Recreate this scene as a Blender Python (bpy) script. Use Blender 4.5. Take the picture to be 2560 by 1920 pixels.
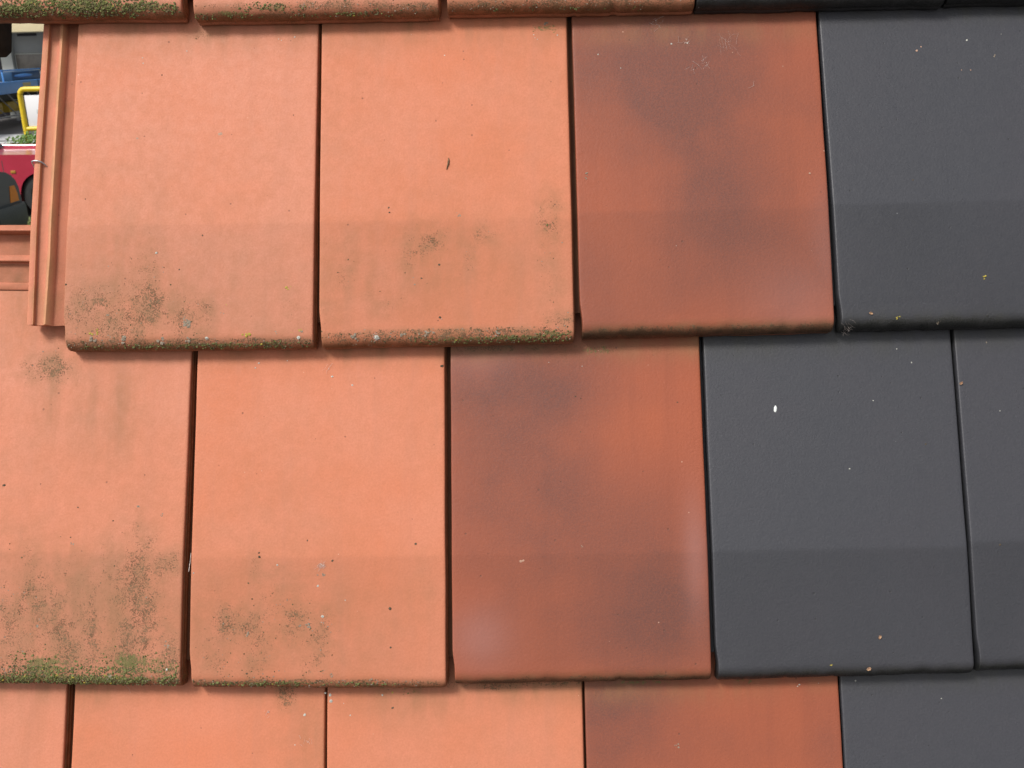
import bpy, bmesh, math, random
from mathutils import Vector, Matrix, noise
R = math.radians
sc = bpy.context.scene
for o in list(bpy.data.objects): bpy.data.objects.remove(o)
COL = sc.collection
random.seed(7)

# ------------------------------------------------------------------ camera, sky, sun, exposure
cam_d = bpy.data.cameras.new('camera'); cam = bpy.data.objects.new('camera', cam_d); COL.objects.link(cam)
rw = [[0.9997582, 0.0217794, 0.0030349], [-0.0040334, 0.3172929, -0.948319], [-0.0216168, 0.9480775, 0.317304]]
cam.matrix_world = Matrix([rw[0] + [0.0], rw[1] + [0.0], rw[2] + [2.0], [0, 0, 0, 1]])
cam_d.sensor_width = 36.0; cam_d.lens = 36.0 * 2500 / 2560
cam_d.clip_start = 0.02; cam_d.clip_end = 600
cam_d.dof.use_dof = True; cam_d.dof.focus_distance = 1.08; cam_d.dof.aperture_fstop = 26
sc.camera = cam

SUN = Vector((-0.60, -0.657, 1.05)).normalized()      # towards the sun
SUN_EL = math.asin(SUN.z); SUN_AZ = math.atan2(SUN.x, SUN.y)
w = bpy.data.worlds.new("World"); sc.world = w; w.use_nodes = True
nt = w.node_tree; bg = nt.nodes['Background']
sky = nt.nodes.new('ShaderNodeTexSky'); sky.sky_type = 'NISHITA'; sky.sun_disc = False
sky.sun_elevation = SUN_EL; sky.sun_rotation = SUN_AZ
sky.air_density = 1.0; sky.dust_density = 4.0; sky.ozone_density = 1.0
hs = nt.nodes.new('ShaderNodeHueSaturation'); hs.inputs['Saturation'].default_value = 0.30   # overcast sky is nearly white
nt.links.new(sky.outputs[0], hs.inputs['Color']); nt.links.new(hs.outputs[0], bg.inputs[0])
bg.inputs[1].default_value = 0.090
sun_d = bpy.data.lights.new('sun', 'SUN'); sun_d.energy = 2.1; sun_d.angle = R(14); sun_d.color = (1, 0.96, 0.9)
sun = bpy.data.objects.new('sun', sun_d); COL.objects.link(sun)
sun.rotation_euler = SUN.to_track_quat('Z', 'Y').to_euler()
sc.view_settings.view_transform = 'Standard'; sc.view_settings.look = 'None'
sc.view_settings.gamma = 1; sc.view_settings.use_curve_mapping = False
sc.view_settings.exposure = 0.45

# ------------------------------------------------------------------ helpers
def tag(o, label=None, cat=None, group=None, kind=None):
    if label: o['label'] = label
    if cat: o['category'] = cat
    if group: o['group'] = group
    if kind: o['kind'] = kind
    return o
def empty(name, mat, label, cat, group=None):
    o = bpy.data.objects.new(name, None); COL.objects.link(o); o.matrix_world = mat
    o.empty_display_size = 0.05
    return tag(o, label, cat, group)
def link(name, me, mats, parent=None, mat=None):
    o = bpy.data.objects.new(name, me); COL.objects.link(o)
    for m in (mats if isinstance(mats, (list, tuple)) else [mats]): me.materials.append(m)
    if parent: o.parent = parent
    if mat is not None: o.matrix_world = mat
    return o
def from_bm(name, bm, mats, parent=None, smooth=35, mat=None):
    bmesh.ops.recalc_face_normals(bm, faces=bm.faces)
    me = bpy.data.meshes.new(name); bm.to_mesh(me); bm.free()
    if smooth: me.shade_smooth(); me.set_sharp_from_angle(angle=R(smooth))
    return link(name, me, mats, parent, mat)
def add_box(bm, x0, x1, y0, y1, z0, z1, M=None, bev=0.0):
    vs = [bm.verts.new(Vector(p)) for p in ((x0,y0,z0),(x1,y0,z0),(x1,y1,z0),(x0,y1,z0),(x0,y0,z1),(x1,y0,z1),(x1,y1,z1),(x0,y1,z1))]
    fs = [bm.faces.new([vs[i] for i in f]) for f in ((0,3,2,1),(4,5,6,7),(0,1,5,4),(1,2,6,5),(2,3,7,6),(3,0,4,7))]
    if bev:
        es = list({e for f in fs for e in f.edges})
        r = bmesh.ops.bevel(bm, geom=es, offset=bev, segments=2, affect='EDGES', profile=.5)
        vs = list({v for f in r['faces'] for v in f.verts} | {v for v in vs if v.is_valid})
    if M is not None:
        for v in vs: v.co = M @ v.co
    return vs
def add_tube(bm, pts, r, seg=8, closed=False, caps=True):
    pts = [Vector(p) for p in pts]; n = len(pts); rings = []
    up = Vector((0.13, 0.21, 0.97)).normalized()
    for i, p in enumerate(pts):
        if closed: t = (pts[(i+1) % n] - pts[i-1]).normalized()
        else: t = (pts[min(i+1, n-1)] - pts[max(i-1, 0)]).normalized()
        a = t.cross(up)
        if a.length < 1e-3: a = t.cross(Vector((1,0,0)))
        a.normalize(); b = a.cross(t).normalized()
        rr = r[i] if isinstance(r, (list, tuple)) else r
        rings.append([bm.verts.new(p + (a*math.cos(k*math.tau/seg) + b*math.sin(k*math.tau/seg))*rr) for k in range(seg)])
    m = n if closed else n-1
    for i in range(m):
        A, B = rings[i], rings[(i+1) % n]
        for k in range(seg): bm.faces.new((A[k], A[(k+1) % seg], B[(k+1) % seg], B[k]))
    if caps and not closed:
        bm.faces.new(rings[0][::-1]); bm.faces.new(rings[-1])
def add_blob(bm, c, rx, ry, rz, sub=1, jit=0.2, seed=0):
    r = bmesh.ops.create_icosphere(bm, subdivisions=sub, radius=1.0)
    for v in r['verts']:
        f = 1 + jit*noise.noise(v.co*1.7 + Vector((seed*3.1, seed*1.7, 0)))*2
        v.co = Vector((c[0] + v.co.x*rx*f, c[1] + v.co.y*ry*f, c[2] + v.co.z*rz*f))
def sstep(a, b, x):
    t = min(1, max(0, (x-a)/(b-a))); return t*t*(3-2*t)

# ------------------------------------------------------------------ materials
def new_mat(name):
    m = bpy.data.materials.new(name); m.use_nodes = True
    return m, m.node_tree, m.node_tree.nodes['Principled BSDF']
class G:
    """tiny node-graph helper"""
    def __init__(s, nt): s.nt = nt
    def n(s, t, **k):
        x = s.nt.nodes.new(t)
        for a, b in k.items(): setattr(x, a, b)
        return x
    def put(s, v, sock):
        if hasattr(v, 'is_linked') or hasattr(v, 'links'): s.nt.links.new(v, sock)
        elif v is not None: sock.default_value = v
    def math(s, op, a, b=None, c=None, clamp=False):
        x = s.n('ShaderNodeMath', operation=op, use_clamp=clamp)
        s.put(a, x.inputs[0]); s.put(b, x.inputs[1]); s.put(c, x.inputs[2]); return x.outputs[0]
    def noise(s, vec, scale, detail=2, rough=.5):
        x = s.n('ShaderNodeTexNoise'); s.put(vec, x.inputs['Vector'])
        x.inputs['Scale'].default_value = scale; x.inputs['Detail'].default_value = detail; x.inputs['Roughness'].default_value = rough
        return x.outputs['Fac']
    def mapr(s, v, a, b, c=0., d=1., smooth=True):
        x = s.n('ShaderNodeMapRange', interpolation_type='SMOOTHSTEP' if smooth else 'LINEAR')
        s.put(v, x.inputs[0]); s.put(a, x.inputs[1]); s.put(b, x.inputs[2]); s.put(c, x.inputs[3]); s.put(d, x.inputs[4]); return x.outputs[0]
    def mix(s, f, a, b, mode='MIX'):
        x = s.n('ShaderNodeMix', data_type='RGBA', blend_type=mode)
        s.put(f, x.inputs[0]); s.put(a, x.inputs[6]); s.put(b, x.inputs[7]); return x.outputs[2]
    def attr(s, name):
        x = s.n('ShaderNodeAttribute', attribute_name=name); return x.outputs['Fac']
    def scalev(s, vec, v):
        x = s.n('ShaderNodeVectorMath', operation='MULTIPLY'); s.put(vec, x.inputs[0]); x.inputs[1].default_value = v; return x.outputs[0]
def rgb(r, g, b): return (r, g, b, 1.0)

def clay(name, base, base2, rough, flash=None, crease_dark=0.10, grey=False, spec=.35, tan=False):
    m, nt, bs = new_mat(name); g = G(nt)
    geo = g.n('ShaderNodeNewGeometry'); P = geo.outputs['Position']
    tc = g.n('ShaderNodeTexCoord'); O = tc.outputs['Object']
    large = g.noise(P, 9, 3, .55)
    streak = g.noise(g.scalev(O, (55, 4, 4)), 1, 3, .6)
    fine = g.noise(P, 520, 3, .6)
    mid = g.noise(P, 120, 3, .6)
    tone = g.math('ADD', g.attr('tone'), g.mapr(large, .3, .7, -.3, .3), clamp=True)
    col = g.mix(tone, base, base2)
    # kiln grain: per-grain tonal variation of the clay itself
    col = g.mix(g.mapr(fine, .3, .7, 0, .28 if not grey else .36), col, tuple(c*.72 for c in base[:3]) + (1,))
    col = g.mix(g.mapr(streak, .46, .78, 0, .32 if not grey else .14), col, tuple(c*.8 for c in base2[:3]) + (1,))
    if flash:
        fl = g.math('MULTIPLY', g.math('ADD', g.attr('flash'), g.mapr(g.noise(P, 7, 2, .5), .3, .7, -.04, .34)), g.mapr(g.noise(P, 20, 2, .5), .2, .7, .72, 1.05))
        fl = g.math('MULTIPLY', g.mapr(fl, 0, 1, 0, 1, False), g.mapr(g.noise(P, 700, 2, .7), .3, .7, .66, .98))
        col = g.mix(fl, col, flash)
        col = g.mix(g.math('MULTIPLY', g.attr('pale'), .35), col, rgb(.42, .22, .2))
    if tan: col = g.mix(g.math('MULTIPLY', g.attr('pale'), 1.0, clamp=True), col, rgb(.68, .35, .17))
    # colour slightly darkened below each tile's crease, deepening the tone step there
    col = g.mix(g.math('MULTIPLY', g.attr('crease_dark'), crease_dark), col, rgb(.05, .035, .03) if not grey else rgb(.01, .01, .011))
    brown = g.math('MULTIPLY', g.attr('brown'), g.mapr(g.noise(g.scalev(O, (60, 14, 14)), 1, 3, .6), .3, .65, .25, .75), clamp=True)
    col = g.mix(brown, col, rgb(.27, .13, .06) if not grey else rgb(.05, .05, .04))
    gr = g.math('MINIMUM', g.math('POWER', g.math('MAXIMUM', g.attr('grime'), 0.0), .72), .80)
    n1 = g.noise(P, 640, 4, .75); n2 = g.noise(P, 95, 3, .6)
    th = g.math('ADD', n1, g.math('MULTIPLY', g.math('SUBTRACT', n2, .5), .40))
    lim = g.math('SUBTRACT', .83, g.math('MULTIPLY', gr, .46))
    speck = g.mapr(th, lim, g.math('ADD', lim, .10), 0, .78)
    speck = g.math('MULTIPLY', speck, g.mapr(gr, .02, .2))
    haze = g.math('MULTIPLY', gr, g.mapr(g.noise(P, 60, 4, .65), .3, .7, .22, .68), clamp=True)
    col = g.mix(haze, col, rgb(.19, .125, .06) if not grey else rgb(.03, .03, .02))
    col = g.mix(speck, col, g.mix(g.mapr(mid, .4, .6), rgb(.075, .055, .028), rgb(.14, .105, .06)) if not grey else rgb(.02, .02, .014))
    so = g.math('MULTIPLY', g.attr('soil_shade'), g.mapr(n2, .25, .6, .75, 1.05), clamp=True)
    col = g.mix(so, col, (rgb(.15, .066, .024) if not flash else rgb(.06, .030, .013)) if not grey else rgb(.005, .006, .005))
    ms = g.attr('moss')
    lim2 = g.math('SUBTRACT', .80, g.math('MULTIPLY', ms, .52))
    gm = g.math('MULTIPLY', g.mapr(g.math('ADD', g.noise(P, 300, 4, .7), g.math('MULTIPLY', g.math('SUBTRACT', g.noise(P, 60, 3, .6), .5), .5)), lim2, g.math('ADD', lim2, .16)), g.mapr(ms, .02, .2))
    col = g.mix(g.math('MULTIPLY', gm, .8), col, g.mix(fine, rgb(.075, .075, .02), rgb(.19, .19, .065)))
    # sparse pinholes
    vo = g.n('ShaderNodeTexVoronoi', feature='F1'); g.put(P, vo.inputs['Vector']); vo.inputs['Scale'].default_value = 130
    cs = g.n('ShaderNodeSeparateColor'); g.put(vo.outputs['Color'], cs.inputs[0])
    rd = g.math('MULTIPLY', cs.outputs[2], cs.outputs[2]); dd_ = g.math('ADD', vo.outputs['Distance'], g.math('MULTIPLY', g.math('SUBTRACT', g.noise(P, 900, 2, .6), .5), .14))
    pit = g.math('MULTIPLY', g.mapr(dd_, g.math('MULTIPLY', rd, .10), g.math('ADD', g.math('MULTIPLY', rd, .14), .045), 1, 0), g.math('GREATER_THAN', cs.outputs[0], .86))
    col = g.mix(g.math('MULTIPLY', pit, .55), col, rgb(.10, .05, .035) if not grey else rgb(.02, .02, .02))
    lt = g.math('MULTIPLY', g.mapr(dd_, g.math('MULTIPLY', rd, .06), g.math('ADD', g.math('MULTIPLY', rd, .09), .04), 1, 0), g.math('GREATER_THAN', cs.outputs[1], .965 if not grey else .975))
    col = g.mix(g.math('MULTIPLY', lt, .5), col, rgb(.7, .45, .33) if not grey else rgb(.35, .36, .36))
    g.put(col, bs.inputs['Base Color'])
    bs.inputs['Specular IOR Level'].default_value = spec
    g.put(g.math('ADD', g.mapr(mid, .3, .7, rough-.05, rough+.05), g.math('MULTIPLY', speck, .25), clamp=True), bs.inputs['Roughness'])
    hgt = g.math('ADD', g.math('MULTIPLY', g.noise(P, 380, 2, .5), 1.0), g.math('MULTIPLY', g.math('ADD', speck, gm), .6))
    hgt = g.math('SUBTRACT', hgt, g.math('MULTIPLY', pit, .8))
    bp = g.n('ShaderNodeBump'); bp.inputs['Strength'].default_value = .5; bp.inputs['Distance'].default_value = .0005
    g.put(hgt, bp.inputs['Height']); nt.links.new(bp.outputs[0], bs.inputs['Normal'])
    return m
M_OR = clay('salmon_clay', rgb(.60, .192, .096), rgb(.62, .234, .142), .66)
M_MO = clay('flashed_clay', rgb(.375, .098, .044), rgb(.325, .088, .045), .60, flash=rgb(.140, .056, .043))
M_GY = clay('slate_grey_engobe', rgb(.049, .051, .060), rgb(.053, .052, .061), .50, grey=True, crease_dark=.24, spec=.5)
M_RIB = clay('bare_clay', rgb(.58, .205, .12), rgb(.60, .23, .145), .7, tan=True)
M_JNT = clay('joint_dirt_shade', rgb(.085, .036, .022), rgb(.11, .05, .03), .85)  # clay darkened for the joints: dirt and the shade of the gaps painted in

def simple(name, col, rough=.6, metal=0., col2=None, scale=20, spec=.5, bump=0., coat=0.):
    m, nt, bs = new_mat(name); g = G(nt)
    geo = g.n('ShaderNodeNewGeometry'); P = geo.outputs['Position']
    f = g.noise(P, scale, 4, .6)
    g.put(g.mix(g.mapr(f, .3, .7), rgb(*col), rgb(*(col2 or [c*.85 for c in col]))), bs.inputs['Base Color'])
    bs.inputs['Roughness'].default_value = rough; bs.inputs['Metallic'].default_value = metal
    bs.inputs['Specular IOR Level'].default_value = spec
    if coat: bs.inputs['Coat Weight'].default_value = coat; bs.inputs['Coat Roughness'].default_value = .08
    if bump:
        bp = g.n('ShaderNodeBump'); bp.inputs['Strength'].default_value = .6; bp.inputs['Distance'].default_value = bump
        g.put(f, bp.inputs['Height']); nt.links.new(bp.outputs[0], bs.inputs['Normal'])
    return m
M_MOSS = simple('moss', (.075, .085, .025), .95, col2=(.21, .22, .09), scale=420, spec=.1, bump=.0006)
M_DIRT = simple('moss_crust', (.06, .05, .024), .95, col2=(.15, .13, .07), scale=500, spec=.1, bump=.0005)
M_YEL = simple('yellow_lichen', (.46, .37, .08), .9, col2=(.30, .25, .05), scale=900, spec=.1)
M_GRL = simple('grey_lichen', (.32, .27, .21), .95, col2=(.19, .15, .11), scale=700, spec=.1)
M_WHL = simple('pale_lichen', (.62, .62, .55), .95, col2=(.30, .30, .27), scale=900, spec=.1)
M_DKS = simple('dark_speck', (.07, .055, .035), .9, col2=(.13, .10, .07), scale=900, spec=.1)
M_PAL = simple('dust_spot', (.46, .32, .24), .95, col2=(.42, .24, .17), scale=900, spec=.1)

# ------------------------------------------------------------------ the roof
PITCH = R(68.63708); cp, sp = math.cos(PITCH), math.sin(PITCH)
ROOF = Matrix(((1, 0, 0, 0), (0, cp, -sp, 0), (0, sp, cp, 0), (0, 0, 0, 1)))
ROOF.translation = Vector((-0.574623, 0.884134, 1.38274))
TILES = {'A0':(-0.0275, 0.7033, -0.6, -0.38, 0.2615, 'o'),
'A1':(0.2444, 0.6955, -0.36, 0, 0.259, 'o'),
'A2':(0.5102, 0.6972, -0.4, -0.06, 0.2615, 'o'),
'A3':(0.7717, 0.6958, -0.26, 0, 0.263, 'g'),
'A4':(1.0363, 0.6968, -0.2, 0, 0.2615, 'g'),
'B1':(0.1101, 0.3483, -0.8, 0.19, 0.2577, 'o'),
'B2':(0.3745, 0.3458, -0.29, 0.29, 0.262, 'o'),
'B3':(0.6432, 0.3495, -0.12, 0.42, 0.261, 'm'),
'B4':(0.9096, 0.3516, 0.3, -0.3, 0.2615, 'g'),
'C0':(-0.033, 0.0127, -0.95, -1.3, 0.2625, 'o'),
'C1':(0.2384, 0.0011, -0.5, -0.86, 0.26, 'o'),
'C2':(0.5052, -0.0014, -0.4, 0.28, 0.2615, 'm'),
'C3':(0.7718, -0.0023, -0.3, 0.62, 0.26, 'g'),
'C4':(1.0356, 0.0015, -0.27, 0.5, 0.2615, 'g'),
'D0':(-0.163, -0.347, -0.6, 0, 0.2625, 'o'),
'D1':(0.1093, -0.348, -0.4, 0, 0.2595, 'o'),
'D2':(0.3728, -0.348, -0.15, 0, 0.2633, 'o'),
'D3':(0.638, -0.348, -0.3, 0, 0.262, 'm'),
'D4':(0.9022, -0.348, -0.3, 0, 0.2615, 'g')}
STAINS = {}
for l in """A0 moss 0.0906 0.008 0.0335 0.0067 0.9
A0 moss 0.1585 0.0097 0.046 0.0075 1.0
A0 moss 0.2264 0.008 0.0335 0.0059 0.9
A0 grime 0.1499 0.0159 0.1088 0.0126 0.5
A0 grime 0.1628 0.0027 0.1088 0.005 0.9
A1 grime 0.0308 0.0101 0.0377 0.0042 0.6
A1 moss 0.0308 0.0023 0.046 0.0033 0.8
A1 moss 0.0858 0.0091 0.0293 0.0042 0.8
A1 grime 0.1536 0.0093 0.0628 0.0059 0.9
A1 moss 0.1578 0.001 0.0502 0.0025 0.7
A1 grime 0.2256 0.0068 0.0377 0.005 0.8
A1 moss 0.1917 0.003 0.0084 0.0033 0.8
A2 grime 0.1206 0.0042 0.1423 0.0059 1.1
A2 moss 0.1205 0.0007 0.1088 0.0025 0.5
A3 grime 0.1125 0.0002 0.1674 0.0084 0.5
B1 grime 0.0821 0.1166 0.0076 0.0272 0.2975
B1 grime 0.0834 0.0787 0.0218 0.0381 0.425
B1 grime 0.0663 0.0368 0.049 0.0299 0.8075
B1 grime 0.0494 0.0496 0.0218 0.0272 0.765
B1 grime 0.1122 0.0323 0.0381 0.0272 0.6375
B1 grime 0.1247 0.0364 0.0131 0.0141 0.765
B1 grime 0.0247 0.0204 0.0381 0.0136 0.34
B1 grime 0.2332 0.0439 0.0163 0.0326 0.2975
B1 grime 0.2208 0.023 0.0326 0.0136 0.2975
B1 brown 0.0449 0.0748 0.0502 0.0669 0.5
B1 brown 0.0122 0.0205 0.0251 0.0167 0.5
B1 grime 0.1292 0.0062 0.1423 0.0038 1.2
B1 moss 0.1458 0.0036 0.1088 0.0025 1.0
B1 moss 0.2209 0.0038 0.0377 0.0029 0.8
B1 brown 0.1264 0.3381 0.1423 0.0167 0.5
B1 grime 0.1349 0.338 0.0167 0.0067 0.4
B2 grime 0.1139 0.1069 0.0272 0.0141 0.5525
B2 grime 0.097 0.0954 0.0131 0.0326 0.51
B2 grime 0.1738 0.1143 0.0141 0.012 0.51
B2 grime 0.1576 0.0922 0.0098 0.0185 0.425
B2 grime 0.2398 0.1309 0.0131 0.0245 0.68
B2 moss 0.2342 0.1225 0.0059 0.0167 0.45
B2 grime 0.2348 0.0888 0.0109 0.0326 0.3825
B2 grime 0.2425 0.0509 0.012 0.0326 0.34
B2 grime 0.0323 0.1091 0.0098 0.0218 0.34
B2 grime 0.0271 0.0797 0.0141 0.0326 0.3825
B2 grime 0.0528 0.0562 0.0098 0.0131 0.3825
B2 grime 0.066 0.0413 0.0163 0.0131 0.34
B2 grime 0.0109 0.0381 0.0185 0.0218 0.34
B2 grime 0.1239 0.0739 0.0381 0.0218 0.2975
B2 grime 0.2481 0.0194 0.0245 0.0141 0.6375
B2 grime 0.1314 0.0117 0.1381 0.0042 1.0
B2 grime 0.1272 0.0068 0.1339 0.005 0.9
B2 moss 0.1854 0.005 0.0837 0.0029 1.0
B2 moss 0.2437 0.0082 0.0209 0.0042 0.9
B2 moss 0.2373 0.34 0.0293 0.0059 0.7
B2 brown 0.1273 0.3377 0.1339 0.0126 0.5
B2 grime 0.1406 0.0694 0.0109 0.0109 0.34
B3 flash 0.028 0.3036 0.0628 0.046 0.95
B3 flash 0.1115 0.2719 0.0711 0.0544 0.85
B3 flash 0.1128 0.319 0.1004 0.0251 0.5
B3 flash 0.1591 0.1771 0.046 0.0628 0.75
B3 flash 0.1099 0.2164 0.0418 0.0377 0.5
B3 flash 0.1698 0.1176 0.0628 0.0293 0.55
B3 flash 0.2536 0.1243 0.0251 0.0669 0.45
B3 flash 0.155 0.0422 0.0921 0.0251 0.3
B3 flash 0.0111 0.1209 0.0167 0.1088 0.3
B3 pale 0.2254 0.0325 0.0377 0.0293 0.5
B3 pale 0.2563 0.0822 0.0126 0.0502 0.4
B3 moss 0.0878 0.3325 0.0251 0.0067 0.6
B3 grime 0.1248 0.0044 0.1297 0.0046 1.1
B3 brown 0.113 0.3276 0.1423 0.01 0.5
B4 grime 0.0954 0.0063 0.1088 0.0059 0.8
C0 brown 0.18 0.2833 0.0293 0.046 0.6
C0 grime 0.1148 0.3211 0.0272 0.0185 0.6375
C0 brown 0.1151 0.3044 0.0126 0.0544 0.5
C0 brown 0.1707 0.0818 0.1255 0.0418 0.65
C0 grime 0.0965 0.0821 0.0816 0.0544 0.51
C0 grime 0.0797 0.0985 0.0326 0.0272 0.425
C0 grime 0.212 0.0734 0.0381 0.0707 0.7224999999999999
C0 grime 0.2444 0.1182 0.0218 0.0185 0.68
C0 grime 0.1341 0.0534 0.0707 0.049 0.6375
C0 grime 0.2452 0.0489 0.0272 0.049 0.425
C0 grime 0.1758 0.0208 0.1414 0.025 0.7224999999999999
C0 moss 0.1265 0.021 0.0293 0.0176 0.85
C0 moss 0.2168 0.0247 0.046 0.0142 0.85
C0 moss 0.188 0.0289 0.0167 0.0167 0.5
C0 moss 0.1678 0.0067 0.1088 0.0059 1.1
C0 grime 0.1678 0.0046 0.1088 0.0059 1.2
C0 brown 0.1668 0.3312 0.1004 0.0067 0.5
C1 grime 0.0645 0.1182 0.0131 0.0185 0.3825
C1 grime 0.0892 0.0873 0.0272 0.0326 0.425
C1 grime 0.0481 0.0634 0.0326 0.0218 0.595
C1 grime 0.1138 0.0606 0.0272 0.025 0.6375
C1 grime 0.0522 0.033 0.0435 0.0272 0.51
C1 grime 0.1301 0.03 0.0239 0.0218 0.4675
C1 grime 0.0193 0.0557 0.0218 0.049 0.3825
C1 grime 0.2374 0.1059 0.0163 0.0326 0.2125
C1 grime 0.126 0.0058 0.1339 0.0038 1.2
C1 moss 0.0891 0.0062 0.1004 0.0021 0.8
C1 brown 0.0479 0.3393 0.0502 0.0084 0.4
C1 grime 0.0727 -0.0339 0.0042 0.0042 0.1
C2 flash 0.0517 0.3108 0.0586 0.0377 1.0
C2 flash 0.0967 0.2645 0.0377 0.0335 0.85
C2 flash 0.0231 0.3404 0.0293 0.0293 0.6
C2 flash 0.0421 0.2157 0.0502 0.0418 0.6
C2 flash 0.1281 0.1693 0.0753 0.0377 0.75
C2 flash 0.2332 0.0821 0.0377 0.0669 0.9
C2 flash 0.1669 0.0505 0.0921 0.0377 0.65
C2 flash 0.1927 0.1071 0.0502 0.0335 0.4
C2 pale 0.0276 0.0484 0.0209 0.0209 0.8
C2 pale 0.2486 0.1267 0.0084 0.0418 0.8
C2 pale 0.0272 0.3361 0.0251 0.0167 0.5
C2 moss 0.1519 0.3418 0.0293 0.0067 0.7
C2 grime 0.073 0.3446 0.0837 0.0042 0.7
C2 grime 0.1293 0.0058 0.1339 0.0033 0.6
C2 brown 0.1976 0.3419 0.0502 0.01 0.5
C3 grime 0.1282 0.005 0.1339 0.0038 0.8
D1 grime 0.2206 0.3407 0.0098 0.0152 0.85
D1 moss 0.2182 0.3459 0.005 0.0067 0.7
D1 brown 0.1092 0.3454 0.1172 0.0092 0.45
D1 brown 0.2483 0.2952 0.0167 0.0418 0.4
D2 moss 0.0765 0.3421 0.0377 0.0142 0.6
D2 brown 0.0765 0.3381 0.0502 0.0209 0.7
D2 grime 0.1993 0.3452 0.0669 0.0059 1.0
D2 brown 0.2156 0.3417 0.0628 0.0142 0.8
D3 flash 0.0229 0.3316 0.0418 0.0209 0.9
D3 flash 0.0137 0.2836 0.0251 0.0544 0.75
D3 flash 0.0801 0.3348 0.0251 0.0251 0.4
D3 flash 0.2499 0.284 0.0167 0.0544 0.75
D3 flash 0.0705 0.2747 0.0502 0.0251 0.35
D3 moss 0.0639 0.3423 0.046 0.005 0.7
D3 brown 0.0761 0.3369 0.0837 0.0109 0.7
D3 moss 0.162 0.3424 0.0251 0.0059 0.6
D0 brown 0.2249 0.321 0.0167 0.0502 0.3
B2 brown 0.1156 0.0782 0.1088 0.046 0.38
B1 brown 0.0954 0.045 0.0962 0.046 0.5
C1 brown 0.081 0.059 0.0921 0.0502 0.45
C0 brown 0.163 0.0492 0.1172 0.0544 0.6
B2 grime 0.0823 0.0872 0.1305 0.0544 0.187
C1 grime 0.0727 0.0591 0.1088 0.0598 0.23800000000000002
C0 grime 0.171 0.0655 0.1414 0.0707 0.272
B1 grime 0.1163 0.049 0.1305 0.0544 0.221""".split('\n'):
    q = l.split(); STAINS.setdefault(q[0], []).append((q[1],) + tuple(float(v) for v in q[2:]))
DOTS = {}
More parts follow.
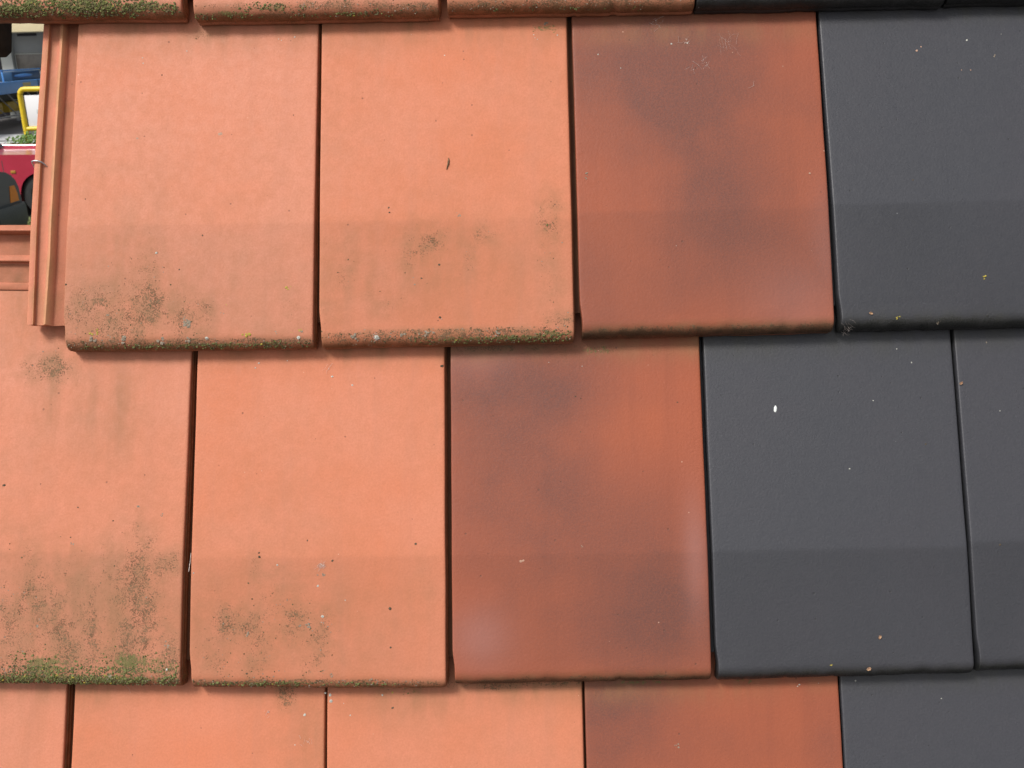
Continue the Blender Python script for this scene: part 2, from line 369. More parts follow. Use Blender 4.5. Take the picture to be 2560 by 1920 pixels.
for l in """B1 0.2323 0.0636 0.00251 y
B1 0.19 0.0137 0.00377 y
B1 0.1681 0.0457 0.00167 y
B1 0.0302 0.017 0.00209 y
B1 0.0352 0.0191 0.00167 y
B1 0.2433 0.0187 0.00167 y
B1 0.2358 0.0162 0.00126 y
B1 0.0944 0.1013 0.00209 w
B1 0.1282 0.025 0.00418 g
B1 0.1269 0.0297 0.00251 g
B1 0.1483 0.0115 0.00251 w
B1 0.2425 0.0112 0.00335 w
B1 0.1631 0.0373 0.00209 g
B1 0.2466 0.0178 0.00209 g
B1 0.2208 0.0163 0.00251 g
B1 0.0462 0.0362 0.00167 g
B1 0.029 0.0116 0.00335 g
B1 0.0624 0.0109 0.00377 g
B1 0.1008 0.0106 0.00418 g
B1 0.1291 0.0096 0.00293 g
B1 0.2241 0.0205 0.00167 g
B1 0.1185 0.0835 0.00126 d
B1 0.0015 0.0689 0.00167 d
B1 0.1568 0.2285 0.00377 p
B1 0.0921 0.295 0.00126 d
B1 0.0692 0.225 0.00167 p
B1 0.2334 0.2491 0.00126 d
B1 0.1416 0.1195 0.00126 d
B1 0.072 0.275 0.00084 d
B1 0.0178 0.1595 0.00084 d
B1 0.0707 0.3145 0.00084 w
B1 0.0716 0.3085 0.00084 w
B1 0.2153 0.3343 0.00084 w
B1 0.2183 0.3329 0.00084 w
B1 0.2327 0.3363 0.00126 w
B1 0.1176 0.3218 0.00084 w
B2 0.0721 0.1452 0.00167 d
B2 0.0728 0.1401 0.00209 d
B2 0.1452 0.1355 0.00209 g
B2 0.1242 0.0286 0.00167 d
B2 0.1258 0.0269 0.00084 w
B2 0.1169 0.0128 0.00209 g
B2 0.1106 0.0113 0.00251 g
B2 0.0357 0.01 0.00377 g
B2 0.059 0.0096 0.00335 w
B2 0.0856 0.0108 0.00293 g
B2 0.1814 0.0109 0.00251 g
B2 0.1055 0.07 0.00126 d
B2 0.1241 0.084 0.00167 d
B2 0.0956 0.3356 0.00084 w
B2 0.1312 0.3118 0.00084 w
B2 0.2266 0.3333 0.00084 w
B2 0.2278 0.3298 0.00084 w
B2 0.2303 0.328 0.00084 w
B2 0.2519 0.3324 0.00126 w
B2 0.2395 0.3455 0.00251 g
B3 0.0268 0.3045 0.00167 w
B3 0.0504 0.2886 0.00126 w
B3 0.1219 0.315 0.00209 w
B3 0.1051 0.3145 0.00167 w
B3 0.1696 0.3028 0.00167 p
B3 0.1922 0.2834 0.00126 w
B3 0.2222 0.2867 0.00126 p
B3 0.0106 0.1729 0.00167 g
B3 0.0097 0.1683 0.00126 g
B3 0.1011 0.0941 0.00084 w
B3 0.2434 0.1686 0.00126 p
B4 0.1548 0.3079 0.00167 w
B4 0.1008 0.2978 0.00167 p
B4 0.1056 0.302 0.00126 p
B4 0.1821 0.2895 0.00126 g
B4 0.1917 0.3137 0.00084 w
B4 0.0849 0.1559 0.00126 d
B4 0.1508 0.0517 0.00167 y
B4 0.0595 0.0123 0.00167 y
B4 0.1016 0.007 0.00167 g
B4 0.146 0.2747 0.00084 p
B4 0.1556 0.2744 0.00084 p
C0 0.0743 0.1998 0.00251 d
C0 0.2147 0.1773 0.00167 g
C0 0.2384 0.1678 0.00167 g
C0 0.1475 0.1403 0.00209 g
C0 0.1461 0.1464 0.00126 d
C0 0.2291 0.0856 0.00293 g
C0 0.2494 0.0408 0.00377 g
C0 0.2489 0.0185 0.00167 w
C0 0.1155 0.0588 0.00209 g
C0 0.1195 0.0653 0.00209 g
C0 0.1924 0.0094 0.00335 g
C0 0.1989 0.011 0.00209 y
C0 0.1526 0.0088 0.00209 y
C0 0.1369 0.0112 0.00167 y
C0 0.2178 0.0097 0.00167 y
C0 0.1518 0.1768 0.00167 d
C0 0.1358 0.1473 0.00084 d
C0 0.1889 0.1631 0.00126 d
C1 0.0695 0.1365 0.00167 d
C1 0.0699 0.1325 0.00251 d
C1 0.13 0.1027 0.00167 w
C1 0.13 0.1133 0.00126 g
C1 0.1354 0.1137 0.00167 g
C1 0.0884 0.124 0.00126 w
C1 0.1348 0.0725 0.00209 w
C1 0.1204 0.0638 0.00251 g
C1 0.2035 0.0798 0.00251 d
C1 0.204 0.0421 0.00167 d
C1 0.2299 0.1436 0.00209 d
C1 0.1186 0.1482 0.00167 d
C1 0.1445 0.1278 0.00167 d
C1 0.2571 0.3269 0.00209 d
C1 0.0584 0.0167 0.00167 d
C1 0.1118 0.0635 0.00167 g
C1 0.1336 0.0669 0.00084 w
C1 0.1579 0.0885 0.00084 w
C1 0.0584 0.056 0.00209 g
C1 0.1842 0.0112 0.00167 g
C1 0.1444 0.0153 0.00167 g
C1 0.1419 0.3172 0.00167 w
C1 0.0645 0.3324 0.00126 w
C1 0.0612 0.3274 0.00126 w
C1 0.1631 0.3078 0.00126 w
C1 0.0945 0.3345 0.00084 w
C1 0.0027 0.1169 0.00126 w
C2 0.0086 0.282 0.00126 w
C2 0.073 0.1251 0.00209 p
C2 0.0705 0.1247 0.00167 p
C2 0.1303 0.293 0.00126 d
C2 0.1356 0.2909 0.00084 d
C2 0.1346 0.2557 0.00084 d
C2 0.1329 0.1385 0.00126 g
C2 0.1031 0.3292 0.00084 w
C2 0.1379 0.3245 0.00084 w
C2 0.1456 0.1596 0.00084 p
C2 0.2362 0.2852 0.00126 d
C2 0.221 0.235 0.00084 d
C3 0.2025 0.3366 0.00126 w
C3 0.2169 0.3218 0.00167 w
C3 0.1741 0.2826 0.00126 w
C3 0.1449 0.2125 0.00126 w
C3 0.2254 0.2367 0.00126 d
C3 0.152 0.1279 0.00084 w
C3 0.1159 0.014 0.00126 y
C3 0.1397 0.1314 0.00084 d
C4 0.041 0.2645 0.00084 w
C4 0.0332 0.3364 0.00084 g
C4 0.0296 0.1279 0.00167 d
D1 0.239 0.3179 0.00209 w
D1 0.2294 0.2882 0.00126 w
D1 0.2305 0.3498 0.00126 d
D1 0.3058 0.3508 0.00084 d
D2 0.0677 0.3213 0.00209 d
D2 0.0239 0.3149 0.00126 w
D2 0.017 0.3267 0.00126 w
D2 0.0568 0.3344 0.00167 w
D2 0.0028 0.3354 0.00209 w
D2 -0.0021 0.3375 0.00167 w
D2 0.0036 0.3293 0.00251 w
D3 0.0938 0.2783 0.00209 g
D3 0.2218 0.3371 0.00167 w
D3 0.2414 0.3384 0.00084 w
D3 0.2197 0.3355 0.00126 w
D4 0.0156 0.3388 0.00167 w
D4 0.0049 0.347 0.00084 w
D4 0.1026 0.3198 0.00126 w""".split('\n'):
    q = l.split(); DOTS.setdefault(q[0], []).append((float(q[1]), float(q[2]), float(q[3]), q[4]))
CREASE = .131
def h(b):                                   # height of the tile's face above the roof plane
    if b < CREASE: return .0246 - .045*(b - .015)
    return .0246 - .045*(CREASE - .015) - .0932*(b - CREASE)
NOSE = [(.0010,.0002),(.0002,.0012),(.0000,.0035),(.0003,.0062),(.0013,.0070),(.0014,.0078),(.0005,.0086),(.0002,.0105),(.0005,.0135),(.0014,.0163),(.0028,.0187),(.0047,.0208),(.0070,.0225),(.0096,.0237),(.0124,.02440),(.0150,.0246)]
CHN = ('grime', 'moss', 'flash', 'brown', 'pale', 'crease_dark', 'soil_shade', 'tone')
TONE = {'A0': .8, 'A1': .7, 'A2': .5, 'B1': .85, 'B2': .25, 'C0': .85, 'C1': .35, 'D0': 1.0, 'D1': .35, 'D2': .4}

def plate(key, W, skew, mat, parent, seed):
    prof = list(NOSE)
    b = .018
    while b < .404: prof.append((b, h(b))); b += .0036
    prof.append((.405, h(.405)))
    cols = [(0, 1.0), (.0003, .45), (.0009, .1), (.0018, 0)]
    n = int((W - .0045)/.0036)
    cols += [(.0018 + (W-.0045)*i/n, 0) for i in range(1, n)]
    cols += [(W-.0026, 0), (W-.0012, .15), (W-.0004, .6), (W, 1.6)]
    bm = bmesh.new(); grid = []; botL = []; botR = []
    tn = math.tan(R(skew)); N = len(prof)
    st = STAINS.get(key, [])
    lay = {c: bm.verts.layers.float.new(c) for c in CHN}
    def val(a, b):
        d = dict.fromkeys(CHN, 0.0)
        for ch, ca, cb, ra, rb, s_ in st:
            x = (a-ca)/ra; y = (b-cb)/rb; q = x*x + y*y
            if q < 8: d[ch] = max(d[ch], s_*math.exp(-q*(.9 if ch == 'moss' else .5))) if ch != 'flash' else d[ch] + .54*s_*math.exp(-q*.36)
        w0 = 1 - sstep(CREASE-.0025, CREASE+.0030, b + .0009*noise.noise(Vector((a*40, seed, 0))))
        d['tone'] = TONE.get(key, .5)
        if key[0] != 'A': d['brown'] = max(d['brown'], sstep(.318, .352, b)*(.62 + .6*noise.noise(Vector((a*24, seed*6.6, 1)))))  # brown dirt and the upper nose's soft shadow, painted as one band
        d['crease_dark'] = w0*(.80 + .45*noise.noise(Vector((a*9, b*9, seed*2.2))))
        if d['grime'] > .01: d['grime'] *= 1 + .55*noise.noise(Vector((a*48, b*20, seed*5.5)))
        if d['brown'] > .01: d['brown'] *= 1 + .6*noise.noise(Vector((a*55, b*7, seed*3.5)))
        if key[0] in 'BCD': d['grime'] = max(d['grime'], .10 + .16*noise.noise(Vector((a*8, b*5, seed*9.1)))) if mat is M_OR else d['grime']
        return d
    def place(a, b, z, fade=True):
        k = max(0.0, 1 - b/.12)
        b2 = b + a*tn*k
        wav = (noise.noise(Vector((a*22, seed*7.7, 1.5)))*.0009 + noise.noise(Vector((a*90, seed*3.1, 4)))*.0005 - max(0, noise.noise(Vector((a*140, seed*5.1, 7))) - .38)*(-.004)*sstep(.012,.002,b))*max(0, 1 - b/.03)
        b2 += wav
        z2 = z + noise.noise(Vector((a*7, b*7, seed*4.4)))*.00045*min(1, b/.03)
        if b < .03: z2 += noise.noise(Vector((a*25, b*60, seed)))*.00035*min(1, z/.01)
        a2 = a + .0020*sstep(.040, .016, b)*max(0, 1 - a/.02)
        a2 += noise.noise(Vector((b*14, seed*2.9, 9)))*.00035*max(0, 1 - a/.01) + noise.noise(Vector((b*14, seed*1.9, 3)))*.0004*max(0, 1-(W-a)/.01)
        return Vector((a2, b2, z2))
    for a, off in cols:
        row = []
        for i, (b, z) in enumerate(prof):
            p0 = prof[max(0, i-1)]; p1 = prof[min(N-1, i+1)]
            tb, tz = p1[0]-p0[0], p1[1]-p0[1]; L = math.hypot(tb, tz) or 1
            nb, nz = -tz/L, tb/L                      # outward normal in the (b, z) plane
            o_ = off*.0010
            v = bm.verts.new(place(a, b - nb*o_, z - nz*o_))
            dd = val(a, b if i >= len(NOSE) else b - (0.0246-z)*.35)
            if b < .016 and i < len(NOSE):      # drip-edge dirt, plus underside shade painted into the colour
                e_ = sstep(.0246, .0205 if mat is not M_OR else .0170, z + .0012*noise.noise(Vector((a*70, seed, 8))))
                dd['soil_shade'] = e_*(.92 + .35*noise.noise(Vector((a*30, z*200, seed*6.1)))) if mat is not M_OR else e_*(.80 + .4*noise.noise(Vector((a*30, z*200, seed*6.1))))
                if z < .009: dd['soil_shade'] *= (.68 if mat is not M_GY else .9) + .3*noise.noise(Vector((a*18, 3, seed)))
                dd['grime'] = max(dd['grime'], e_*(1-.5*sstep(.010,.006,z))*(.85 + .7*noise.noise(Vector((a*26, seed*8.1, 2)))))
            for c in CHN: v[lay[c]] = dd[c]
            row.append(v)
        grid.append(row)
    for j in range(len(grid)-1):
        for i in range(N-1):
            bm.faces.new((grid[j][i], grid[j+1][i], grid[j+1][i+1], grid[j][i+1]))
    def bot(i):
        b, z = prof[i]
        if b < .012 and i < len(NOSE)-1: return (.012, .0045)
        if b < .02: return (b + .003, .0090)
        return (b, h(b) - .0145)
    def wall(row, a, steps, sgn):
        prev = row
        for f, da in steps:
            cur = []
            for i in range(N):
                t = prof[i]; q = bot(i)
                b_ = t[0] + (q[0]-t[0])*f; z_ = t[1] + (q[1]-t[1])*f
                v = bm.verts.new(place(a, b_, z_) + Vector((sgn*da, 0, 0)))
                dd = val(a, t[0])
                for c in ('grime', 'moss', 'brown'): v[lay[c]] = dd[c]
                if sgn > 0: v[lay['soil_shade']] = .80; v[lay['grime']] = max(.45, dd['grime'])  # joint wall darkened in its colour: dirt and gap shade together
                if sgn < 0: v[lay['soil_shade']] = .5
                cur.append(v)
            for i in range(N-1):
                try: bm.faces.new((prev[i], prev[i+1], cur[i+1], cur[i]))
                except ValueError: pass
            prev = cur
        return prev
    L_ = wall(grid[0], 0, [(.5, .0), (1, 0)], -1)
    R_ = wall(grid[-1], W, [(.34, .0), (.38, .0009), (.66, .0009), (.71, .0018), (1, .0018)], 1)
    for i in range(N-1): bm.faces.new((L_[i], R_[i], R_[i+1], L_[i+1]))
    bm.faces.new([r[0] for r in grid] + [R_[0], L_[0]])
    bm.faces.new([r[-1] for r in grid] + [R_[-1], L_[-1]])
    return from_bm('plate', bm, mat, parent, 50)

FLANGE = [(-.0400,-.0200),(-.0402,-.0056),(-.0396,-.0046),(-.0386,-.0042),(-.0345,-.0042),(-.0336,-.0046),(-.0328,-.0078),(-.0316,-.0086),
          (-.0245,-.0088),(-.0232,-.0084),(-.0224,-.0056),(-.0218,-.0050),(-.0190,-.0048),(-.0184,-.0053),(-.0158,-.0122),(-.0146,-.0132),(.0004,-.0136),(.0004,-.0200)]
def flange(mat, parent, seed):
    bm = bmesh.new(); rows = []
    ly = {c: bm.verts.layers.float.new(c) for c in ('soil_shade', 'grime', 'brown', 'pale')}
    n = 60; b0 = .0275; b1 = .4045
    for i in range(n+1):
        b = b0 + (b1-b0)*i/n
        row = []
        for a, z in FLANGE:
            wob = noise.noise(Vector((b*9, seed, a*20)))*.0005
            aa = a + wob if a < 0 else a
            if -.030 < a < -.011 and b < .1: aa -= .0022*(1 - (b-b0)/(.1-b0))*(1 if a < -.017 else .3)
            v = bm.verts.new((aa, b + (.0006*math.sin(a*900) if i == 0 else 0), h(b) + z)); row.append(v)
            nz = noise.noise(Vector((b*40, a*150, seed)))
            low = z < -.0115 or -.0100 < z < -.0070
            v[ly['pale']] = max(0, (.75 if -.0060 < z < -.0045 and a > -.039 and not -.0238 < a < -.0205 else .12 if z > -.007 else 0) + .3*nz)
            v[ly['soil_shade']] = max(0, (.30 if low and not -.029 < a < -.0225 else .02) + .16*nz)  # grooves between the ribs: dirt and groove shade in the colour
            v[ly['brown']] = max(0, (.10 if -.0060 < z < -.004 else .06) + .3*nz)
            v[ly['grime']] = max(0, .03 + .2*nz + (.30 if low else 0)*sstep(.33, .36, b))
        rows.append(row)
    for i in range(n):
        for j in range(len(FLANGE)-1): bm.faces.new((rows[i][j], rows[i][j+1], rows[i+1][j+1], rows[i+1][j]))
        bm.faces.new((rows[i][-1], rows[i][0], rows[i+1][0], rows[i+1][-1]))
    bm.faces.new(rows[0]); bm.faces.new(rows[-1])
    return from_bm('interlocking_edge', bm, mat, parent, 40)
def head(W, mat, parent, seed, bare):
    H = lambda b: h(.405) - .03*(b-.405)
    P = [(.4055,H(.405)-.0145),(.4055,H(.4055)+.0010),(.4068,H(.41)+.0021),(.4130,H(.41)+.0019),(.4140,H(.41)-.0004),(.4330,H(.43)-.0006),(.4345,H(.43)-.0002),
         (.4352,H(.44)+.0068),(.4362,H(.44)+.0076),(.4412,H(.44)+.0073),(.4424,H(.44)+.0060),(.4430,H(.45)-.0006),(.4640,H(.46)-.0012),(.4652,H(.46)-.0006),
         (.4662,H(.46)+.0122),(.4672,H(.46)+.0134),(.4722,H(.47)+.0134),(.4732,H(.47)+.0120),(.4736,H(.47)-.0150)]
    bm = bmesh.new(); rows = []; n = 40; a0, a1 = -.0398, W-.0006
    ly = {c: bm.verts.layers.float.new(c) for c in ('soil_shade', 'grime', 'brown')}
    for i in range(n+1):
        a = a0 + (a1-a0)*i/n
        rows.append([bm.verts.new((a, b - (0 if k < 7 or b < .43 else .0) + noise.noise(Vector((a*12, seed, k*.05)))*.0009, (z if k < 7 or k > 17 else z - (max(0, z - H(b)))*(sstep(.104, .110, a) if bare else 1.0)) + noise.noise(Vector((a*16, seed+4, k*.05)))*.0003)) for k, (b, z) in enumerate(P)])
    for row in rows:
        for k, v in enumerate(row):
            nz = noise.noise(Vector((v.co.x*60, k*.8, seed)))
            v[ly['soil_shade']] = max(0, (.45 if k in (5, 4, 7, 13, 14, 12, 11) else .05) + .25*nz); v[ly['brown']] = max(0, .15 + .4*nz); v[ly['grime']] = max(0, .04 + .2*nz)  # ridge walls and floors carry their shade in the colour, with some dirt
    for i in range(n):
        for j in range(len(P)-1): bm.faces.new((rows[i][j], rows[i+1][j], rows[i+1][j+1], rows[i][j+1]))
        bm.faces.new((rows[i][-1], rows[i+1][-1], rows[i+1][0], rows[i][0]))
    bm.faces.new(rows[0]); bm.faces.new(rows[-1])
    o = from_bm('head_ridges', bm, mat, parent, 40)
    return o
def face_z(b):
    if b >= .015: return h(b)
    best = .0246
    for (b0, z0), (b1, z1) in zip(NOSE[6:], NOSE[7:]):
        if b0 <= b <= b1: best = z0 + (z1-z0)*(b-b0)/max(1e-6, b1-b0)
    return best if b > .0005 else .010
def growth(name, mat, parent, items, skew, sub=1, flat=.5, jit=.3):
    if not items: return
    bm = bmesh.new(); tn = math.tan(R(skew))
    for k, (a, b, r) in enumerate(items):
        z = face_z(max(b, .0006)) + random.uniform(-.1, .15)*r
        b2 = b + a*tn*max(0, 1-b/.12)
        add_blob(bm, (a, b2, z), r*random.uniform(.8, 1.3), r*random.uniform(.8, 1.2), r*flat, sub, jit, k*.37)
    o = from_bm(name, bm, mat, parent, 0)
    o['kind'] = 'stuff'
    return o
GRP = 'flat roof tiles laid in overlapping rows'
LABEL = {
 'A0': 'salmon clay tile in the top row whose rounded lower edge is thick with moss',
 'A1': 'salmon top row tile with brown and thin green lower edge, right of the mossiest one',
 'A2': 'salmon top row tile with plain brown lower edge, next to the black tile edge',
 'A3': 'dark grey top row tile touching the salmon one, only its black lower edge showing',
 'A4': 'dark grey tile at the right end of the top row, short edge showing',
 'B1': 'salmon tile with bare ribbed left side and wire clip, dark lichen low on its face',
 'B2': 'bright salmon tile with faint grey-green smudges and a thin twig',
 'B3': 'upper mottled orange and purple-brown tile, wispy cobweb near its top',
 'B4': 'dark grey tile right of the upper mottled tile',
 'C0': 'weathered salmon tile at the left with exposed head ridges and heavy lichen along its bottom',
 'C1': 'salmon tile dotted with grey lichen, directly left of the middle mottled tile',
 'C2': 'middle mottled tile, darkest purple-brown patches, below and left of the upper mottled one',
 'C3': 'dark grey tile with a white bird dropping on it',
 'C4': 'dark grey tile right of the one with the bird dropping, cut by picture edge',
 'D0': 'pale salmon tile at the bottom left corner, cut by the picture edge',
 'D1': 'salmon tile of the bottom row with dark green stain near its upper right corner',
 'D2': 'salmon tile of the bottom row, left of the mottled one',
 'D3': 'lowest mottled orange and brown tile, in the bottom row',
 'D4': 'dark grey tile of the bottom row at the lower right corner'}
MATS = {'o': M_OR, 'm': M_MO, 'g': M_GY}
ROOT = {}
for idx, (key, (u0, v0, rot, skew, W, kd)) in enumerate(TILES.items()):
    mw = ROOF @ Matrix.Translation((u0, v0, 0)) @ Matrix.Rotation(R(rot), 4, 'Z')
    t = empty('clay_tile', mw, LABEL[key], 'tile', GRP); ROOT[key] = t
    seed = idx*1.37 + .5
    mt = MATS[kd]
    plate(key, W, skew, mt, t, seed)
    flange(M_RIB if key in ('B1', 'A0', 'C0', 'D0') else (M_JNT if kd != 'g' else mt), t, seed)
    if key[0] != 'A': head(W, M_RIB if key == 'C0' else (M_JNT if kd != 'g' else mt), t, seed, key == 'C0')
    # lichen, crumbs and dots that stand on the face
    byk = {}
    for a, b, r, k in DOTS.get(key, []): byk.setdefault(k, []).append((a, b, r))
    for a, b, r in list(byk.get('g', [])) + list(byk.get('y', [])) + list(byk.get('w', [])):
        pass
    cl = lambda L: [(a + random.gauss(0, r*.55), b + random.gauss(0, r*.55), r*random.uniform(.3, .6)) for a, b, r in L for _ in range(5)]
    growth('yellow_lichen', M_YEL, t, cl(byk.get('y', [])), skew, 1, .5)
    growth('grey_lichen', M_GRL, t, cl(byk.get('g', [])), skew, 1, .3)
    growth('pale_lichen', M_WHL, t, [(a, b, r*(.75 if kd == 'o' else .55)) for a, b, r in byk.get('w', [])], skew, 1, .4)
    growth('dark_specks', M_DKS, t, [(a, b, r*.7) for a, b, r in byk.get('d', [])], skew, 1, .35)
    growth('dust_spots', M_PAL, t, [(a, b, r*.8) for a, b, r in byk.get('p', [])], skew, 1, .1)
    # moss cushions along the lower edge and lichen scatter following the stains
    moss = []; crust = []; gl = []; yl = []
    def dens(a, b, ch):
        d = 0
        for c, ca, cb, ra, rb, s_ in STAINS.get(key, []):
            if c == ch:
                q = ((a-ca)/ra)**2 + ((b-cb)/rb)**2
                if q < 6: d = max(d, s_*math.exp(-q*.6))
        return d
    if kd == 'o':
        for _ in range(9000 if key in ('A0', 'C0') else 4200):
            a = random.uniform(.002, W-.003); b = random.choice((random.uniform(.001, .02), random.uniform(.001, .10), random.uniform(0, .35)))
            cl1 = .75 + .6*noise.noise(Vector((a*40, b*60, seed*3)))
            m_, g_ = dens(a, b, 'moss')*cl1, dens(a, b, 'grime')*cl1
            if m_ > .25 and random.random() < m_*(1.1 if b < .03 else .5): (moss if random.random() < .6 else crust).append((a, b, random.uniform(.0005, .0012)*(1.25 if key == 'A0' else 1)))
            elif g_ > .2 and random.random() < g_*.40:
                (crust if random.random() < .6 else gl).append((a, b, random.uniform(.0003, .0008)))
            if m_ > .5 and random.random() < .015: yl.append((a, b, random.uniform(.0006, .0013)))
    if kd == 'o' or key == 'B3':
        growth('moss', M_MOSS, t, moss, skew, 1, .75, .5); growth('dark_crust', M_DIRT, t, crust, skew, 1, .45, .5)
        growth('scattered_grey_lichen', M_GRL, t, gl, skew, 1, .25, .5); growth('scattered_yellow_lichen', M_YEL, t, yl, skew, 1, .5, .4)

# ------------------------------------------------------------------ small things lying on the tiles
def on_tile(key, a, b, dz=0.0):
    sk = math.tan(R(TILES[key][3]))
    return ROOT[key].matrix_world @ Vector((a, b + a*sk*max(0, 1-b/.12), face_z(b) + dz))
def strand(key, pts, r, dz=.0006):
    return [on_tile(key, a, b, dz) for a, b in pts]
M_DROP = simple('dried_dropping', (.80, .82, .80), .7, col2=(.66, .70, .68), scale=500)
bm = bmesh.new()
for (a, b), rx, ry in (((0.0719,0.2760), .0017, .0028), ((0.0715,0.2740), .0015, .0020), ((0.0720,0.2777), .0011, .0015)):
    c = on_tile('C3', a, b, .0002)
    r_ = bmesh.ops.create_icosphere(bm, subdivisions=2, radius=1)
    A = ROOT['C3'].matrix_world.to_3x3()
    for v in r_['verts']:
        f = 1 + .25*noise.noise(v.co*2)
        v.co = c + A @ Vector((v.co.x*rx*f, v.co.y*ry*f, v.co.z*.0009))
tag(from_bm('bird_dropping', bm, M_DROP, None, 0), 'small white bird dropping on the dark grey tile', 'bird dropping')
M_TWIG = simple('dry_twig', (.10, .055, .025), .8, col2=(.19, .11, .05), scale=600)
bm = bmesh.new()
add_tube(bm, strand('B2', [(0.1346,0.1980), (0.1347,0.1954), (0.1343,0.1920), (0.1336,0.1895), (0.1329,0.1870), (0.1324,0.1853)], 0, .0009), [.0003, .0009, .0011, .0008, .0006, .0002], 7)
tag(from_bm('twig', bm, M_TWIG, None, 60), 'short dark brown twig stuck upright on the bright salmon tile', 'twig')
M_WEB = simple('cobweb_silk', (.66, .58, .53), .8, col2=(.5, .42, .38), scale=300)
def cobweb(key, c, label, n=9, rad=.006, thick=.00011, crumbs=3):
    bm = bmesh.new(); a0, b0 = c; main = random.uniform(0, math.pi)
    for i in range(n):
        an = main + random.gauss(0, .45); L = rad*random.uniform(.3, 1.3)
        x, y = a0 + random.gauss(0, rad*.42), b0 + random.gauss(0, rad*.42)
        x -= math.cos(an)*L/2; y -= math.sin(an)*L/2; pts = []
        for k in range(6):
            pts.append((x, y)); an += random.gauss(0, .22); x += math.cos(an)*L/5; y += math.sin(an)*L/5
        add_tube(bm, strand(key, pts, 0, random.uniform(.0002, .0010)), thick*random.uniform(.35, .85), 4)
    for i in range(crumbs):
        p = on_tile(key, a0 + random.gauss(0, rad*.2), b0 + random.gauss(0, rad*.2), .0003)
        r = random.uniform(.00025, .0007); add_blob(bm, p, r, r, r, 1, .4, i)
    return tag(from_bm('cobweb', bm, M_WEB, None, 0), label, 'cobweb', 'cobweb wisps on the tiles')
cobweb('B3', (0.1407,0.2918), 'whitish web knot in the middle of the wisps on the upper mottled tile', 7, .007, .00009)
cobweb('B3', (0.1659,0.3170), 'widest web wisp under the top edge of the upper mottled tile', 13, .015, .00006, 1)
cobweb('B3', (0.1220,0.3163), 'web tuft with a white crumb, upper left of the mottled tile wisps', 8, .007)
cobweb('B3', (0.1246,0.2887), 'fine vertical web thread below the wisps on the upper mottled tile', 4, .010, .00009, 1)
cobweb('B3', (0.1891,0.2651), 'tiny curved pale fibre right of the centre of the upper mottled tile', 2, .006, .0002, 0)
cobweb('B3', (0.0901,0.3385), 'grey web shred under the greenish lip stain on the mottled tile', 10, .007, .00012, 2)
cobweb('C1', (0.1337,0.1231), 'fluffy pinkish web tuft on the salmon tile with grey lichen dots', 30, .0055, .00009, 5)
cobweb('C1', (0.1423,0.3234), 'hair-thin web thread ending in a white crumb under the bright tile', 3, .012, .0001, 1)
cobweb('D1', (0.1997,0.3216), 'small web bit low on the salmon tile left of its stained corner', 5, .005, .00013, 1)
cobweb('D1', (0.2417,0.2921), 'web bit near the bottom right of the stained salmon tile', 7, .006, .00012, 2)
cobweb('D1', (0.0477,0.3495), 'long faint web thread under the weathered left tile', 2, .024, .00008, 0)
cobweb('B2', (0.0581,0.0096), 'white web tuft on the lower edge of the bright salmon tile', 22, .0042, .00014, 3)
cobweb('B4', (0.0088,0.0016), 'grey web shred at the lower left corner of the upper dark tile', 9, .008, .00009, 2)
# straw caught in the joint
bm = bmesh.new()
for p, q in (((-.0032, .118), (-.0008, .137)), ((-.0030, .1185), (-.0024, .126))):
    c0, c1 = [ROOT['C1'].matrix_world @ Vector((p_[0], p_[1], .017)) for p_ in (p, q)]
    add_tube(bm, [c0, (c0+c1)/2 + Vector((.0004, 0, .0004)), c1], .0003, 5)
tag(from_bm('straw', bm, M_WEB, None, 0), 'pale straw wedged in the joint beside the weathered left tile', 'straw')
M_LEAF = simple('dry_leaf', (.42, .27, .16), .8, col2=(.28, .15, .09), scale=500)
def flake(key, ab, r, label, rot):
    r *= .75
    bm = bmesh.new(); A = ROOT[key].matrix_world.to_3x3(); c = on_tile(key, ab[0], ab[1], .0008)
    vs = []
    for ring, rr in ((0, 0), (1, .55), (2, 1)):
        for k in range(1 if ring == 0 else 12):
            an = k*math.tau/12; q = r*rr*(1 + .35*noise.noise(Vector((math.cos(an)*1.5, math.sin(an)*1.5, rot))))
            x, y = math.cos(an)*q*1.35, math.sin(an)*q*.75
            x, y = x*math.cos(rot) - y*math.sin(rot), x*math.sin(rot) + y*math.cos(rot)
            vs.append(bm.verts.new(c + A @ Vector((x, y, .0007*rr*rr + .0003*math.sin(3*an)))))
    for k in range(12):
        bm.faces.new((vs[0], vs[1+k], vs[1+(k+1) % 12]))
        bm.faces.new((vs[1+k], vs[13+k], vs[13+(k+1) % 12], vs[1+(k+1) % 12]))
    bm.normal_update(); bmesh.ops.solidify(bm, geom=bm.faces[:], thickness=.0003)
    tag(from_bm('leaf_crumb', bm, M_LEAF, None, 40), label, 'leaf crumb', 'dry crumbs on the dark tiles')
flake('B4', (0.0319,0.0168), .0019, 'tan leaf crumb near the lower left corner of the upper dark tile', 2.9)
flake('C4', (0.0029,0.2941), .0019, 'small brown crumb beside the joint between the two lower dark tiles', .5)
flake('C3', (0.1658,0.0416), .0021, 'round pinkish crumb low on the dark tile with the dropping', 1.2)
flake('C3', (0.1537,0.0098), .0024, 'tan crumb on the lower edge of the dark tile with the dropping', .2)

